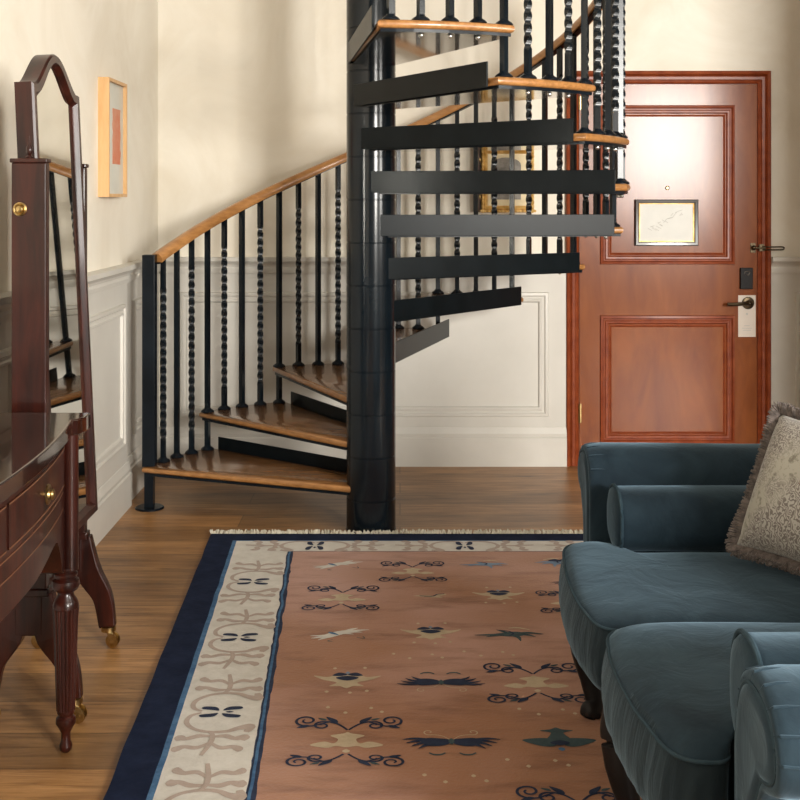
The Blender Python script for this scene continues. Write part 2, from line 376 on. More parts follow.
bm = bmesh.new()
box(bm, dpx(750.5), dpx(755.5), YF-.008, YF, dpz(252.5), dpz(243)); box(bm, dpx(758), dpx(762.8), BY-.045, BY-.030, dpz(251), dpz(244))
rod(bm, (dpx(752), YF-.025, dpz(247.7)), (dpx(764), YF-.035, dpz(247.7)), .006)
ellip((dpx(753), YF-.020, dpz(247.7)), .012, .014, .014, bm=bm)
y_ = BY-.055
tube(bm, smooth_path([(dpx(761), y_, dpz(246.4)), (dpx(772), y_, dpz(246.6)), (dpx(780), y_, dpz(246.6)), (dpx(782), y_, dpz(247.8)), (dpx(780), y_, dpz(249.3)), (dpx(772), y_, dpz(249.5)), (dpx(761), y_, dpz(249.5))], 4), .0038, 8)
obj('swing_latch', bm, 'bronze', door)
for py in (413.5, 100):
    bm = bmesh.new(); box(bm, dpx(578.6), dpx(581.4), YF-.004, YF+.01, dpz(py+9.5), dpz(py-9.5)); rod(bm, (dpx(579.2), YF-.006, dpz(py+9.5)), (dpx(579.2), YF-.006, dpz(py-9.5)), .005, 8)
    obj('hinge', bm, 'brass', door)
# hang tag on the handle
bm = bmesh.new()
x0, x1, z0, z1 = dpx(738.3), dpx(755.8), dpz(337), dpz(295.3); cx, cz, rr = dpx(748), dpz(303), .0145
n = 32; oc = []
for i in range(n):
    a = 2*PI*i/n; dx, dz = math.cos(a), math.sin(a)
    ts = []
    if dx > 1e-6: ts.append((x1-cx)/dx)
    if dx < -1e-6: ts.append((x0-cx)/dx)
    if dz > 1e-6: ts.append((z1-cz)/dz)
    if dz < -1e-6: ts.append((z0-cz)/dz)
    t = min(ts); oc.append((cx+dx*t, cz+dz*t))
# include exact corners
for cxx, czz in ((x0, z0), (x1, z0), (x1, z1), (x0, z1)):
    k = min(range(n), key=lambda i: (oc[i][0]-cxx)**2+(oc[i][1]-czz)**2); oc[k] = (cxx, czz)
ic = [(cx+rr*math.cos(2*PI*i/n), cz+rr*math.sin(2*PI*i/n)) for i in range(n)]
ya, yb = YF-.0034, YF-.0020
R = [[bm.verts.new((u, y, v)) for u, v in lst] for lst, y in ((oc, ya), (ic, ya), (ic, yb), (oc, yb))]
for a, b_ in zip(R, R[1:]+R[:1]):
    for i in range(n): bm.faces.new((a[i], a[(i+1) % n], b_[(i+1) % n], b_[i]))
t = thing('door_hanger', 'blank cream card door hanger hooked over the door lever', 'door hanger', (cx, ya, z0))
obj('card', bm, 'tag', t, smooth=False)
for (a, b_, c) in ((744.2, 749.8, 325.5), (742, 752, 328), (743, 751, 330)): obj('printed_line', box(bmesh.new(), dpx(a), dpx(b_), ya-.0006, ya, dpz(c+.5), dpz(c)), 'ink', bpy.data.objects['card'], smooth=False)
bm = bmesh.new(); lathe_axis(bm, [(.006, 0), (.006, .0006)], (dpx(747), ya, dpz(314)), (0, -1, 0), 12)
obj('printed_emblem', bm, 'ink', bpy.data.objects['card'], smooth=False)
# framed notice on door
t = thing('framed_notice', 'black framed landscape paper notice mounted on the wooden door', 'framed notice', (dpx(666.5), YF, dpz(245)))
bm = bmesh.new(); frame(bm, dpx(634.8), dpx(697.8), dpz(245.6), dpz(199.5), [(0, 0), (0, .018), (.004, .022), (.016, .020), (.020, .014), (.022, .008)], DP); obj('frame', bm, 'dark_frame', t, angle=20)
bm = bmesh.new(); frame(bm, dpx(638.6), dpx(694), dpz(242.2), dpz(202.9), [(0, .009), (.001, .014), (.006, .013), (.007, .006)], DP); obj('gilt_slip', bm, 'gilt', t, angle=20)
pn = obj('paper_sheet', B(dpx(636), dpx(696.5), YF-.007, YF, dpz(244.2), dpz(200.8)), 'paper', t, smooth=False)
bm = bmesh.new()
for i in range(22):
    px = 648+i*1.55+random.uniform(-1, 1); py = 231-i*.85+random.uniform(-4, 4)
    ln = random.uniform(2, 6); a = random.choice((-.5, .9, .3))
    tube(bm, [(dpx(px), YF-.0072, dpz(py)), (dpx(px+ln*math.cos(a)), YF-.0072, dpz(py-ln*math.sin(a)))], .0011, 4)
obj('plan_drawing', bm, 'ink', pn, smooth=False)

# gilt picture behind the stair
PW = lambda u, v, h: (u, BY-h, v)
t = thing('gilt_picture', 'ornate gilt framed engraving hanging behind the stair balusters', 'picture', (dpx(508), BY, dpz(212)))
bm = bmesh.new(); frame(bm, dpx(481), dpx(534), dpz(212.5), dpz(147), [(0, 0), (0, .02), (.006, .03), (.014, .026), (.020, .032), (.028, .024), (.036, .012)], PW)
for i in range(16):
    for (u, v) in ((481+53*i/15, 211), (481+53*i/15, 148.5)): ellip((dpx(u), BY-.028, dpz(v)), .012, .010, .009, 8, 5, bm)
    for (u, v) in ((482.5, 148+63*i/15), (532.5, 148+63*i/15)): ellip((dpx(u), BY-.028, dpz(v)), .009, .010, .012, 8, 5, bm)
obj('frame', bm, 'gilt', t)
obj('mount', B(dpx(486), dpx(529), BY-.012, BY, dpz(207), dpz(152)), 'mat_cream', t, smooth=False)
bm = bmesh.new(); pts = [(dpx(491), dpz(199.5)), (dpx(521), dpz(199.5)), (dpx(521), dpz(165))]+[(dpx(506+15*math.cos(a)), dpz(165-7.5*math.sin(a))) for a in [PI*k/12 for k in range(1, 12)]]+[(dpx(491), dpz(165))]
prism(bm, pts, 'y', BY-.0135, BY-.012); obj('engraving', bm, 'engraving', t, smooth=False)
bm = bmesh.new(); box(bm, dpx(473.5), dpx(479.5), BY-.05, BY, dpz(212), dpz(147)); leaf = obj('hinged_leaf', bm, 'mahogany', t, smooth=False, bev=.003)
for py in (160, 197): obj('hinge', ellip((dpx(479.3), BY-.045, dpz(py)), .007, .006, .016, 10, 6), 'brass', leaf)

# picture on the left wall
PLW = lambda u, v, h: (LX+h, u, v)
t = thing('framed_print', 'light oak box frame with coral red abstract on the left wall', 'picture', (LX, 5.3, 1.43))
bm = bmesh.new(); frame(bm, 5.125, 5.47, 1.43, 1.943, [(0, 0), (0, .047), (.014, .047), (.014, .030)], PLW); obj('frame', bm, 'light_oak', t, smooth=False)
mt = obj('mount', B(LX, LX+.031, 5.137, 5.458, 1.442, 1.931), 'art_mat', t, smooth=False)
bm = bmesh.new(); rows = 14; L_, R_ = [], []
for i in range(rows+1):
    z = 1.575+.245*i/rows; L_.append((5.255+random.uniform(-.006, .006), z)); R_.append((5.40+random.uniform(-.008, .008), z))
prism(bm, L_+R_[::-1], 'x', LX+.031, LX+.0318); obj('coral_panel', bm, 'art_red', mt, smooth=False)

# ================================================================== SPIRAL STAIR
SX, SY = -.125, 5.18; RISE = .184; ZO = .012; STEP = math.radians(22.5)
st = thing('spiral_staircase', 'black metal spiral staircase with oak treads and oak handrail', 'staircase', (SX, SY, 0))
ORG[st.name] = Vector((0, 0, 0))   # meshes below are already relative to the pole axis
def pol(r, th, z=0): a = -math.radians(th); return Vector((r*math.cos(a), r*math.sin(a), z))
PR = .106
prof = [(PR+.002, 0), (PR+.002, .004), (PR, .006)]
for k in range(1, 22):
    z = .183*k-.045
    prof += [(PR, z-.004), (PR-.0025, z-.002), (PR-.0025, z+.001), (PR, z+.003)]
prof += [(PR, CZ-.002)]
bm = bmesh.new(); lathe(bm, prof, n=40); obj('pole', bm, 'pole_paint', st, angle=30)
# tread (built for the first step, z=0 at its top surface)
TH0, TH1 = -163.7, -137.6
def tread_poly(ins=0.0):
    p = []
    for k in range(9): p.append(pol(1.10-ins, TH0+(TH1-TH0)*k/8))
    # inner end, wraps the pole from the rear tangent to the front tangent
    p.append(pol(PR+.001, TH1+57)); 
    for k in range(1, 6): p.append(pol(.06, (TH1+57)+((TH0-52)-(TH1+57))*k/6))
    p.append(pol(PR+.001, TH0-52))
    return p
def inset_poly(poly, d):
    n = len(poly); out = []
    cen = sum(poly, Vector())/n
    for i in range(n):
        a, b_, c = poly[i-1], poly[i], poly[(i+1) % n]
        e1 = (b_-a); e2 = (c-b_)
        n1 = Vector((e1.y, -e1.x, 0)).normalized(); n2 = Vector((e2.y, -e2.x, 0)).normalized()
        m_ = (n1+n2);
        if m_.length < .2: m_ = n1
        m_.normalize()
        k = d/max(m_.dot(n1), .5)
        if (b_+m_*1e-3-cen).length > (b_-cen).length: m_ = -m_ 
        out.append(b_+m_*k)
    return out
tp = tread_poly()
bm = bmesh.new()
core = tp
rings = []
for ins, z in ((.012, -.030), (.004, -.027), (0, -.020), (0, -.010), (.004, -.003), (.012, 0)):
    ip = inset_poly(tp, ins) if ins else tp
    rings.append([Vector((p.x, p.y, z)) for p in ip])
loft(bm, rings)
n = len(bm.faces)
tread0 = obj('tread', bm, ['stair_oak', 'tread_oak'], st, angle=50)
for f in tread0.data.polygons:
    if f.normal.z > .9: f.material_index = 1
bm = bmesh.new(); ip = inset_poly(tp, .010)
loft(bm, [[Vector((p.x, p.y, z)) for p in ip] for z in (-.042, -.0302)])
rim0 = obj('steel_pan', bm, ['black', 'black_sheet'], tread0, smooth=False)
for f in rim0.data.polygons:
    if f.normal.z < -.9: f.material_index = 1; rim0['label'] = 'black steel pan under the oak tread'
# upstand plate at the rear edge
a = pol(1.056, TH1+.7); b_ = pol(PR+.002, TH1+56); d = (b_-a).normalized(); nn = Vector((-d.y, d.x, 0))
if nn.dot(pol(1, TH1+20)-pol(1, TH1)) < 0: nn = -nn
bm = bmesh.new(); th = .006
loft(bm, [[p+nn*o_+Vector((0, 0, z)) for (o_, z) in ((.0015, -.036), (.0015+th, -.036), (.0015+th, .055), (.0015, .055))] for p in (a, b_+d*.03)])
plate0 = obj('riser_plate', bm, 'plate_paint', tread0, smooth=False, bev=.0015)
NT = 11
def cp(o, parent):
    c = o.copy(); C.objects.link(c); c.parent = parent; return c
tread0.location = (0, 0, RISE+ZO)
for k in range(1, NT):
    c = cp(tread0, st); c.location = (0, 0, RISE*(k+1)+ZO); c.rotation_euler = (0, 0, -STEP*k)
    for s in (rim0, plate0): cp(s, c)
# balusters
BR = 1.065
def sq(bm_r, p, s, ang): return [p+Vector((s*math.cos(ang+PI/4+PI/2*i), s*math.sin(ang+PI/4+PI/2*i), 0)) for i in range(4)]
def collar_bm(zs, p, s=1.0):
    bm = bmesh.new()
    for z in zs: lathe(bm, [(.030*s, 0), (.031*s, .004), (.026*s, .010), (.017*s, .016), (.013*s, .022)], (p.x, p.y, z), 16)
    return bm
def rail_rel(k): return 1.115+.00813*5.625*k-RISE-ZO-.022      # rail underside above tread top
protos = []
def make_bal(k):
    th = -162.5+5.625*k; p = pol(BR, th); ang = -math.radians(th)+.35
    top = rail_rel(k); bot = -RISE if k == 0 else -.042
    bm = bmesh.new(); rings = []
    if k % 2 == 0:
        s = .0155
        rings = [sq(None, p+Vector((0, 0, z)), s, ang) for z in (bot, top)]
        loft(bm, rings)
    else:
        s = .0152; z = bot; zs = [(bot, 0), (.10, 0)]
        t0, t1 = .105, top-.13; L = t1-t0; turns = round(L/.168*4)/4; N = int(L/.006)
        for i in range(N+1): zs.append((t0+L*i/N, 2*PI*turns*i/N))
        zs.append((top, 2*PI*turns))
        for z, a_ in zs: rings.append(sq(None, p+Vector((0, 0, z)), s, ang+a_))
        # flute the twisted bar
        loft(bm, rings)
    b_ = obj('baluster', bm, 'iron', st, smooth=(k % 2 == 1), angle=50)
    if k % 2: b_['label'] = 'twisted black metal baluster'
    else: b_['label'] = 'plain square black metal baluster'
    co = [obj('collar', collar_bm([z], p, 1.05), 'black', b_) for z in ([0.0] if k else [0.0, -RISE])]
    bm = bmesh.new(); ellip((p.x, p.y, -.049), .009, .009, .010, 10, 6, bm)
    nut = obj('nut', bm, 'steel', b_)
    if k == 0: nut.data.transform(Matrix.Translation((0, 0, 0)))
    return b_, co, nut
for k in range(4):
    b_, co, nut = make_bal(k)
    for n in range(NT+1):
        if n == 0 and k == 0: continue
        if n == NT and k: continue
        c = cp(b_, st); c.location = (0, 0, RISE*(n+1)+ZO); c.rotation_euler = (0, 0, -STEP*n)
        for s in co+[nut]: cp(s, c)
    for o in [nut]+co+[b_]: bpy.data.objects.remove(o, do_unlink=True)
# newel
p = pol(1.078, -162.0)
bm = bmesh.new(); loft(bm, [sq(None, p+Vector((0, 0, z)), .041, -math.radians(-162)+.3) for z in (RISE+ZO, 1.165)])
nw = obj('newel_post', bm, 'black', st, smooth=False, bev=.003)
bm = bmesh.new(); loft(bm, [sq(None, p+Vector((0, 0, z)), .029, -math.radians(-162)+.3) for z in (.008, RISE+ZO)]); obj('lower_leg', bm, 'black', nw, smooth=False)
bm = bmesh.new(); lathe(bm, [(.066, 0), (.066, .005), (.061, .009), (.03, .010)], (p.x, p.y, 0), 32); obj('base_flange', bm, 'black', nw)
# handrail
pts = []
for k in range(0, 125):
    th = -160.0+k*2.1; ex = (th+162.5)
    z = 1.115+.00813*ex + (0.012*math.exp(-((ex)/8.)**2))
    pts.append(pol(BR, th, z))
bm = bmesh.new(); tube(bm, pts, 1, sect=[(-.026, -.020), (.026, -.020), (.030, -.008), (.028, .010), (.018, .021), (0, .024), (-.018, .021), (-.028, .010), (-.030, -.008)])
hr = obj('handrail', bm, 'rail_oak', st, angle=40)
bm = bmesh.new(); tube(bm, [q-Vector((0, 0, .0225)) for q in pts], 1, sect=[(-.016, -.004), (.016, -.004), (.016, .003), (-.016, .003)]); sr = obj('steel_strip', bm, 'black', hr, smooth=False)

# ================================================================== RUG
RY0, RY1 = 1.9, 5.052; RXL, RXR = -.70, 1.45; RT = .013
def shear(x, y): return x-.0435*(y-2.85)
bm = bmesh.new()
xs = [(RXL, 'e'), (RXL+.102, 'b'), (RXL+.118, 'w'), (RXL+.335, 'c'), (RXL+.358, 'f'), (RXR-.358, 'c'), (RXR-.335, 'w'), (RXR-.118, 'b'), (RXR-.102, 'e'), (RXR, None)]
ys = [(RY0, 0), (RY0+.10, 1), (RY0+.114, 2), (RY0+.285, 3), (RY0+.3, 4), (RY1-.255, 3), (RY1-.25, 2), (RY1-.108, 1), (RY1-.10, 0), (RY1, None)]
mats = ['rug_navy', 'rug_blue', 'rug_white', 'rug_dark', 'rug_field', 'rug_tan', 'rug_cream', 'rug_teal', 'rug_sky', 'rug_blue']
lev = {'e': 0, 'b': 1, 'w': 2, 'c': 3, 'f': 4}
NSUB = 110; wob = {}
cols = [x for x, _ in xs]; cl = [lev[c] if c else None for _, c in xs]
# rows: refine y for wobbly edges
yy = sorted(set([y for y, _ in ys]+[RY0+(RY1-RY0)*i/NSUB for i in range(NSUB+1)]))
def ylev(y):
    l = None
    for y_, v in ys:
        if y >= y_-1e-9 and v is not None: l = v
    return l
grid = []
for j, y in enumerate(yy):
    row = []
    for i, x in enumerate(cols):
        wx = 0
        if i in (3, 4): wx = .006*noise.noise((y*9, i, 0))+.004*noise.noise((y*25, i, 1))
        if i in (1, 2): wx = .003*noise.noise((y*9, 5, 0))
        if i == 0: wx = .004*noise.noise((y*5, 9, 0))
        row.append(bm.verts.new((shear(x+wx, y), y, RT)))
    grid.append(row)
order = {0: 0, 1: 1, 2: 2, 3: 3, 4: 4}
for j in range(len(yy)-1):
    yl = ylev((yy[j]+yy[j+1])/2)
    for i in range(len(cols)-1):
        f = bm.faces.new((grid[j][i], grid[j][i+1], grid[j+1][i+1], grid[j+1][i]))
        f.material_index = min(cl[i], yl)
# second tone of the inner blue line
# sides
def side(vs):
    lo = [bm.verts.new((v.co.x, v.co.y, 0.0005)) for v in vs]
    for a, b_, c, d in zip(vs, vs[1:], lo[1:], lo): bm.faces.new((a, b_, c, d))
side(grid[0]); side(grid[-1]); side([r[0] for r in grid]); side([r[-1] for r in grid])
# motif helpers : flat shapes laid in the pile
ML = {'navy': 3, 'white': 2, 'tan': 5, 'cream': 6, 'teal': 7, 'sky': 8, 'blue': 9, 'field': 4}
layer = [0]
def lift():
    layer[0] += 1; return (layer[0] % 90)*4e-6
def place(pts, cx, cy, sx=1, sy=1, rot=0):
    ca, sa = math.cos(rot), math.sin(rot)
    return [(cx+(u*sx)*ca-(v*sy)*sa, cy+(u*sx)*sa+(v*sy)*ca) for u, v in pts]
def poly(pts, col, up=0):
    z = RT+.0008+.0005*up+lift()
    vs = [bm.verts.new((x, y, z)) for x, y in pts]
    try: f = bm.faces.new(vs)
    except Exception: return
    f.material_index = ML[col]
    if f.normal.z < 0 or True:
        f.normal_update()
        if f.normal.z < 0: f.normal_flip()
def blob(pts, col, cx, cy, up=0, **k):
    sp = [(p.x, p.y) for p in smooth_path([(u, v, 0) for u, v in pts], 5, True)]
    poly(place(sp, cx, cy, **k), col, up)
def ribbon(pts, w0, col, cx, cy, up=0, taper=True, sub=7, **k):
    sp = smooth_path([(u, v, 0) for u, v in pts], sub); n = len(sp); z = RT+.0008+.0005*up+lift()
    L, R = [], []
    ws = w0 if isinstance(w0, (list, tuple)) else [w0*.6, w0, w0*.6]
    ww = interp(list(ws), n)
    for i, p in enumerate(sp):
        t = (sp[min(i+1, n-1)]-sp[max(i-1, 0)]); t = t.normalized() if t.length > 0 else Vector((1, 0, 0))
        q = Vector((-t.y, t.x, 0))*ww[i]/2
        L.append((p.x+q.x, p.y+q.y)); R.append((p.x-q.x, p.y-q.y))
    L = place(L, cx, cy, **k); R = place(R, cx, cy, **k)
    VL = [bm.verts.new((x, y, z+i*6e-6)) for i, (x, y) in enumerate(L)]; VR = [bm.verts.new((x, y, z+i*6e-6)) for i, (x, y) in enumerate(R)]
    for i in range(n-1):
        f = bm.faces.new((VL[i], VL[i+1], VR[i+1], VR[i])); f.material_index = ML[col]
        f.normal_update()
        if f.normal.z < 0: f.normal_flip()
def spiral(cx, cy, r, turns, a0, sgn, n=14):
    return [(cx+r*(1-.78*i/n)*math.cos(a0+sgn*2*PI*turns*i/n), cy+r*(1-.78*i/n)*math.sin(a0+sgn*2*PI*turns*i/n)) for i in range(n+1)]
def leafpts(x0, y0, x1, y1, w):
    d = Vector((x1-x0, y1-y0)); n_ = Vector((-d.y, d.x)).normalized()*w
    return [(x0, y0), (x0+d.x*.35+n_.x, y0+d.y*.35+n_.y), (x1, y1), (x0+d.x*.4-n_.x*.8, y0+d.y*.4-n_.y*.8)]
def scroll_half(cx, cy, s, col='navy', flip=1):
    """one scrolling vine from the centre outwards, mirrored with s=-1"""
    kw = dict(sx=s, sy=flip); w_ = .0065
    ribbon([(.002, -.034), (.014, -.016), (.032, .004), (.052, .014)]+spiral(.070, -.008, .024, 1.25, 1.9, -1), [w_, w_*1.2, w_, w_*.8], col, cx, cy, **kw)
    ribbon([(.052, .013), (.074, .002), (.092, -.010), (.112, -.012)]+spiral(.114, .020, .031, 1.35, -1.3, 1), [w_*.8, w_*1.2, w_*1.1, w_, w_*.8], col, cx, cy, up=1, **kw)
    blob(leafpts(.030, .006, .062, .044, .010), col, cx, cy, up=2, **kw)
    blob(leafpts(.104, -.010, .138, -.024, .009), col, cx, cy, up=2, **kw)
    blob(leafpts(.060, .022, .084, .036, .006), 'teal', cx, cy, up=2, **kw)
def medallion(cx, cy, s=1.0, col='navy'):
    """cream bat between two vine pairs"""
    def K(**k): return k
    g = .098*s
    for sx in (1, -1):
        for pts_, yo, fl in ((None, g, 1), (None, -g, 1)):
            kw_s = sx*s
            # upper pair opens upwards, lower pair lies flatter
            if yo > 0: scroll_half(cx, cy+yo, kw_s, col, s)
            else: scroll_half(cx+.004*sx, cy+yo-.004, kw_s, col, -s*.85)
    body = [(-.045, .030), (-.012, .042), (0, .050), (.012, .042), (.045, .030), (.024, .010), (.034, -.015), (.060, -.005), (.095, -.025), (.052, -.040), (.028, -.030), (0, -.036), (-.028, -.030), (-.052, -.040), (-.095, -.025), (-.060, -.005), (-.034, -.015), (-.024, .010)]
    blob(body, 'cream', cx, cy, sx=s, sy=s)
    blob([(-.010, -.058), (0, -.048), (.010, -.058), (0, -.068)], 'cream', cx, cy, sx=s, sy=s)
def orchid(cx, cy, s=1.0, base='cream', dark='navy'):
    body = [(-.100, .030), (-.060, .020), (-.030, .035), (.030, .035), (.060, .020), (.100, .030), (.070, .000), (.030, -.020), (.050, -.045), (.020, -.045), (0, -.060), (-.020, -.045), (-.050, -.045), (-.030, -.020), (-.070, .000)]
    blob(body, base, cx, cy, sx=s, sy=s)
    blob([(-.045, .030), (-.025, .052), (0, .038), (-.020, .026)], dark, cx, cy, 1, sx=s, sy=s)
    blob([(.045, .030), (.025, .052), (0, .038), (.020, .026)], dark, cx, cy, 1, sx=s, sy=s)
    blob([(-.034, .012), (0, .026), (.034, .012), (0, -.008)], dark, cx, cy, 2, sx=s, sy=s)
    blob([(-.007, .048), (0, .058), (.007, .048), (0, .040)], 'sky', cx, cy, 2, sx=s, sy=s)
    for u, v in ((-.055, -.085), (.012, -.092), (.06, -.080), (-.04, .085), (.05, .088)): blob([(-.006, 0), (0, .008), (.006, 0), (0, -.007)], 'cream', cx+u*s, cy+v*s, sx=s, sy=s)
def butterfly(cx, cy, s=1.0, flip=1):
    for sx in (1, -1):
        k = dict(sx=sx*s, sy=flip*s)
        blob([(.004, .010), (.030, .018), (.062, .020), (.080, .004), (.066, -.022), (.034, -.026), (.006, -.012)], 'navy', cx, cy, 1, **k)
        for (x1, y1, x2, y2) in ((.095, .016, .128, .010), (.090, .002, .118, -.010), (.082, -.012, .104, -.028), (.070, -.024, .086, -.041)):
            ribbon([(.050, (y1)*.5), (x1, y1), (x2, y2)], [.014, .011, .002], 'navy', cx, cy, 2, **k)
        ribbon([(.018, -.062), (.030, -.072), (.048, -.072), (.060, -.062)], .008, 'teal', cx, cy, **k)
        ribbon([(.006, .014), (.025, .034), (.050, .040)]+spiral(.058, .054, .016, 1.0, -1.9, 1, 8), .0035, 'cream', cx, cy, **k)
    blob([(-.008, 0), (0, .016), (.008, 0), (0, -.020)], 'teal', cx, cy, 3, sx=s, sy=s)
def leafspray(cx, cy, s=1.0, col='teal', flip=1):
    k = dict(sx=s*flip, sy=s)
    blob([(-.060, .004), (-.020, .020), (.020, .030), (.050, .018), (.040, -.006), (.010, -.012), (-.020, -.010)], col, cx, cy, 0, **k)
    for (x1, y1, x2, y2, w_) in ((-.07, .0, -.115, -.002, .014), (-.05, -.006, -.078, -.018, .012), (-.02, .03, -.040, .046, .012), (.065, .018, .110, .006, .016), (.058, .0, .082, -.018, .014), (.026, -.022, .030, -.055, .016)):
        ribbon([(x1*.4, y1*.5+.005), (x1, y1), (x2, y2)], [w_, w_, .002], col, cx, cy, 1, **k)
    ribbon([(-.032, .040), (.0, .030), (.012, .010), (0, -.006)], .007, 'navy', cx, cy, 2, **k)
    ribbon([(.0, .058), (.03, .062), (.07, .045)], [.004, .012, .003], 'cream', cx, cy, 2, **k)
def lotus(cx, cy, s=1.0, col='teal'):
    for sx in (1, -1): blob([(.004, -.01), (.04, .012), (.105, .0), (.06, -.035), (.02, -.040)], col, cx, cy, 0, sx=sx*s, sy=s)
    blob([(-.034, -.004), (-.022, .030), (-.020, .046), (-.048, .058), (-.018, .066), (0, .078), (.018, .066), (.048, .058), (.020, .046), (.022, .030), (.034, -.004), (0, -.034)], 'teal', cx, cy, 1, sx=s, sy=s)
    blob([(-.028, -.020), (0, -.004), (.028, -.020), (0, -.036)], 'navy', cx, cy, 2, sx=s, sy=s)
    blob([(-.010, -.058), (0, -.048), (.010, -.058), (0, -.070)], 'blue', cx, cy, 2, sx=s, sy=s)
def crane(cx, cy, s=1.0, flip=1):
    k = dict(sx=s*flip, sy=s)
    blob([(-.050, -.020), (-.030, .006), (.010, .030), (.040, .030), (.030, .010), (.0, -.014), (-.030, -.035)], 'white', cx, cy, 0, **k)
    for (x1, y1, x2, y2) in ((-.05, -.018, -.090, -.018), (-.05, -.028, -.086, -.040), (-.04, -.034, -.062, -.056), (.04, .038, .062, .052), (.055, .028, .100, .036), (.045, .016, .078, .014), (.02, .004, .05, -.004)):
        ribbon([(x1*.3, y1*.3), (x1, y1), (x2, y2)], [.016, .015, .002], 'white', cx, cy, 1, **k)
    blob(leafpts(-.034, .014, .002, -.012, .008), 'blue', cx, cy, 2, **k)
    ribbon([(-.015, -.050), (-.03, -.062), (-.015, -.068)], .004, 'teal', cx, cy, 0, **k)
    ribbon([(.06, -.030), (.085, -.040), (.08, -.020)], .004, 'teal', cx, cy, 0, **k)
def dots(cx, cy, s=1.0):
    for u, v in ((-.07, .02), (-.02, -.015), (.05, .015), (.08, -.01)): blob([(-.006, 0), (0, .008), (.006, 0), (0, -.007)], 'cream', cx+u, cy+v, sx=s, sy=s)
def FL(px, py):
    s_ = (py-197)/1.417; return (px-400)/s_, 1200/s_
# field motifs, in metres on the floor
FIELD = [
 ('crane', -.244, 4.62, 1.0, 1), ('medallion', .048, 4.54, .85), ('leafsky', .325, 4.62, .85), ('lotussky', .62, 4.64, .9),
 ('medallion', -.205, 4.24, .90), ('small', .11, 4.26, .8), ('orchid', .352, 4.27, .95), ('butterfly', .66, 4.40, .8, 1),
 ('crane', -.200, 3.89, 1.0, 1), ('orchid', .100, 3.90, 1.0), ('leaf', .355, 3.88, 1.0), ('medallion', .60, 4.20, .8),
 ('orchid', -.155, 3.52, 1.0), ('butterfly', .120, 3.50, 1.0, -1), ('medallion', .395, 3.50, 1.0), ('dots', .05, 3.70, 1), ('dots', .27, 3.72, 1),
 ('medallion', -.138, 3.125, 1.0), ('butterfly', .134, 3.12, 1.0, 1), ('lotus', .415, 3.13, .92), ('dots', -.13, 3.31, 1), ('dots', .40, 3.30, 1), ('dots', .13, 2.92, 1), ('dots', .34, 3.00, 1),
 ('orchid', -.12, 2.72, 1.0), ('crane', .15, 2.74, 1.0, 1), ('medallion', .42, 2.74, 1.0), ('butterfly', .68, 2.8, 1, 1), ('lotus', .68, 3.15, 1), ('orchid', .70, 3.55, 1), ('medallion', .72, 3.9, 1),
 ('medallion', -.10, 2.35, 1.0), ('leaf', .15, 2.36, 1.0), ('orchid', .45, 2.35, 1.0), ('crane', .93, 4.6, 1, -1), ('orchid', .95, 4.2, 1), ('butterfly', .95, 3.3, 1, -1)]
for m_ in FIELD:
    nm, x, y, s = m_[:4]
    if nm == 'crane': crane(x, y, s, m_[4])
    elif nm == 'medallion': medallion(x, y, s)
    elif nm == 'orchid': orchid(x, y, s)
    elif nm == 'butterfly': butterfly(x, y, s, m_[4])
    elif nm == 'leaf': leafspray(x, y, s)
    elif nm == 'leafsky': leafspray(x, y, s, 'sky')
    elif nm == 'lotus': lotus(x, y, s)
    elif nm == 'lotussky': leafspray(x, y, s, 'sky', -1); blob([(-.05, .03), (-.02, .055), (.0, .045), (.02, .055), (.05, .03), (0, .02)], 'navy', x, y, 2, sx=s, sy=s)
    elif nm == 'small':
        ribbon([(-.05, .0), (-.02, -.006), (.01, -.004), (.03, .02), (.06, .025)], .009, 'navy', x, y, 1, sx=s, sy=s)
        blob([(-.08, .0), (-.03, .008), (.02, .0), (.05, -.02), (.0, -.018)], 'cream', x, y, 0, sx=s, sy=s); blob([(.02, .01), (.05, .03), (.07, .02), (.04, 0)], 'cream', x, y, 0, sx=s, sy=s)
    else: dots(x, y, 1)
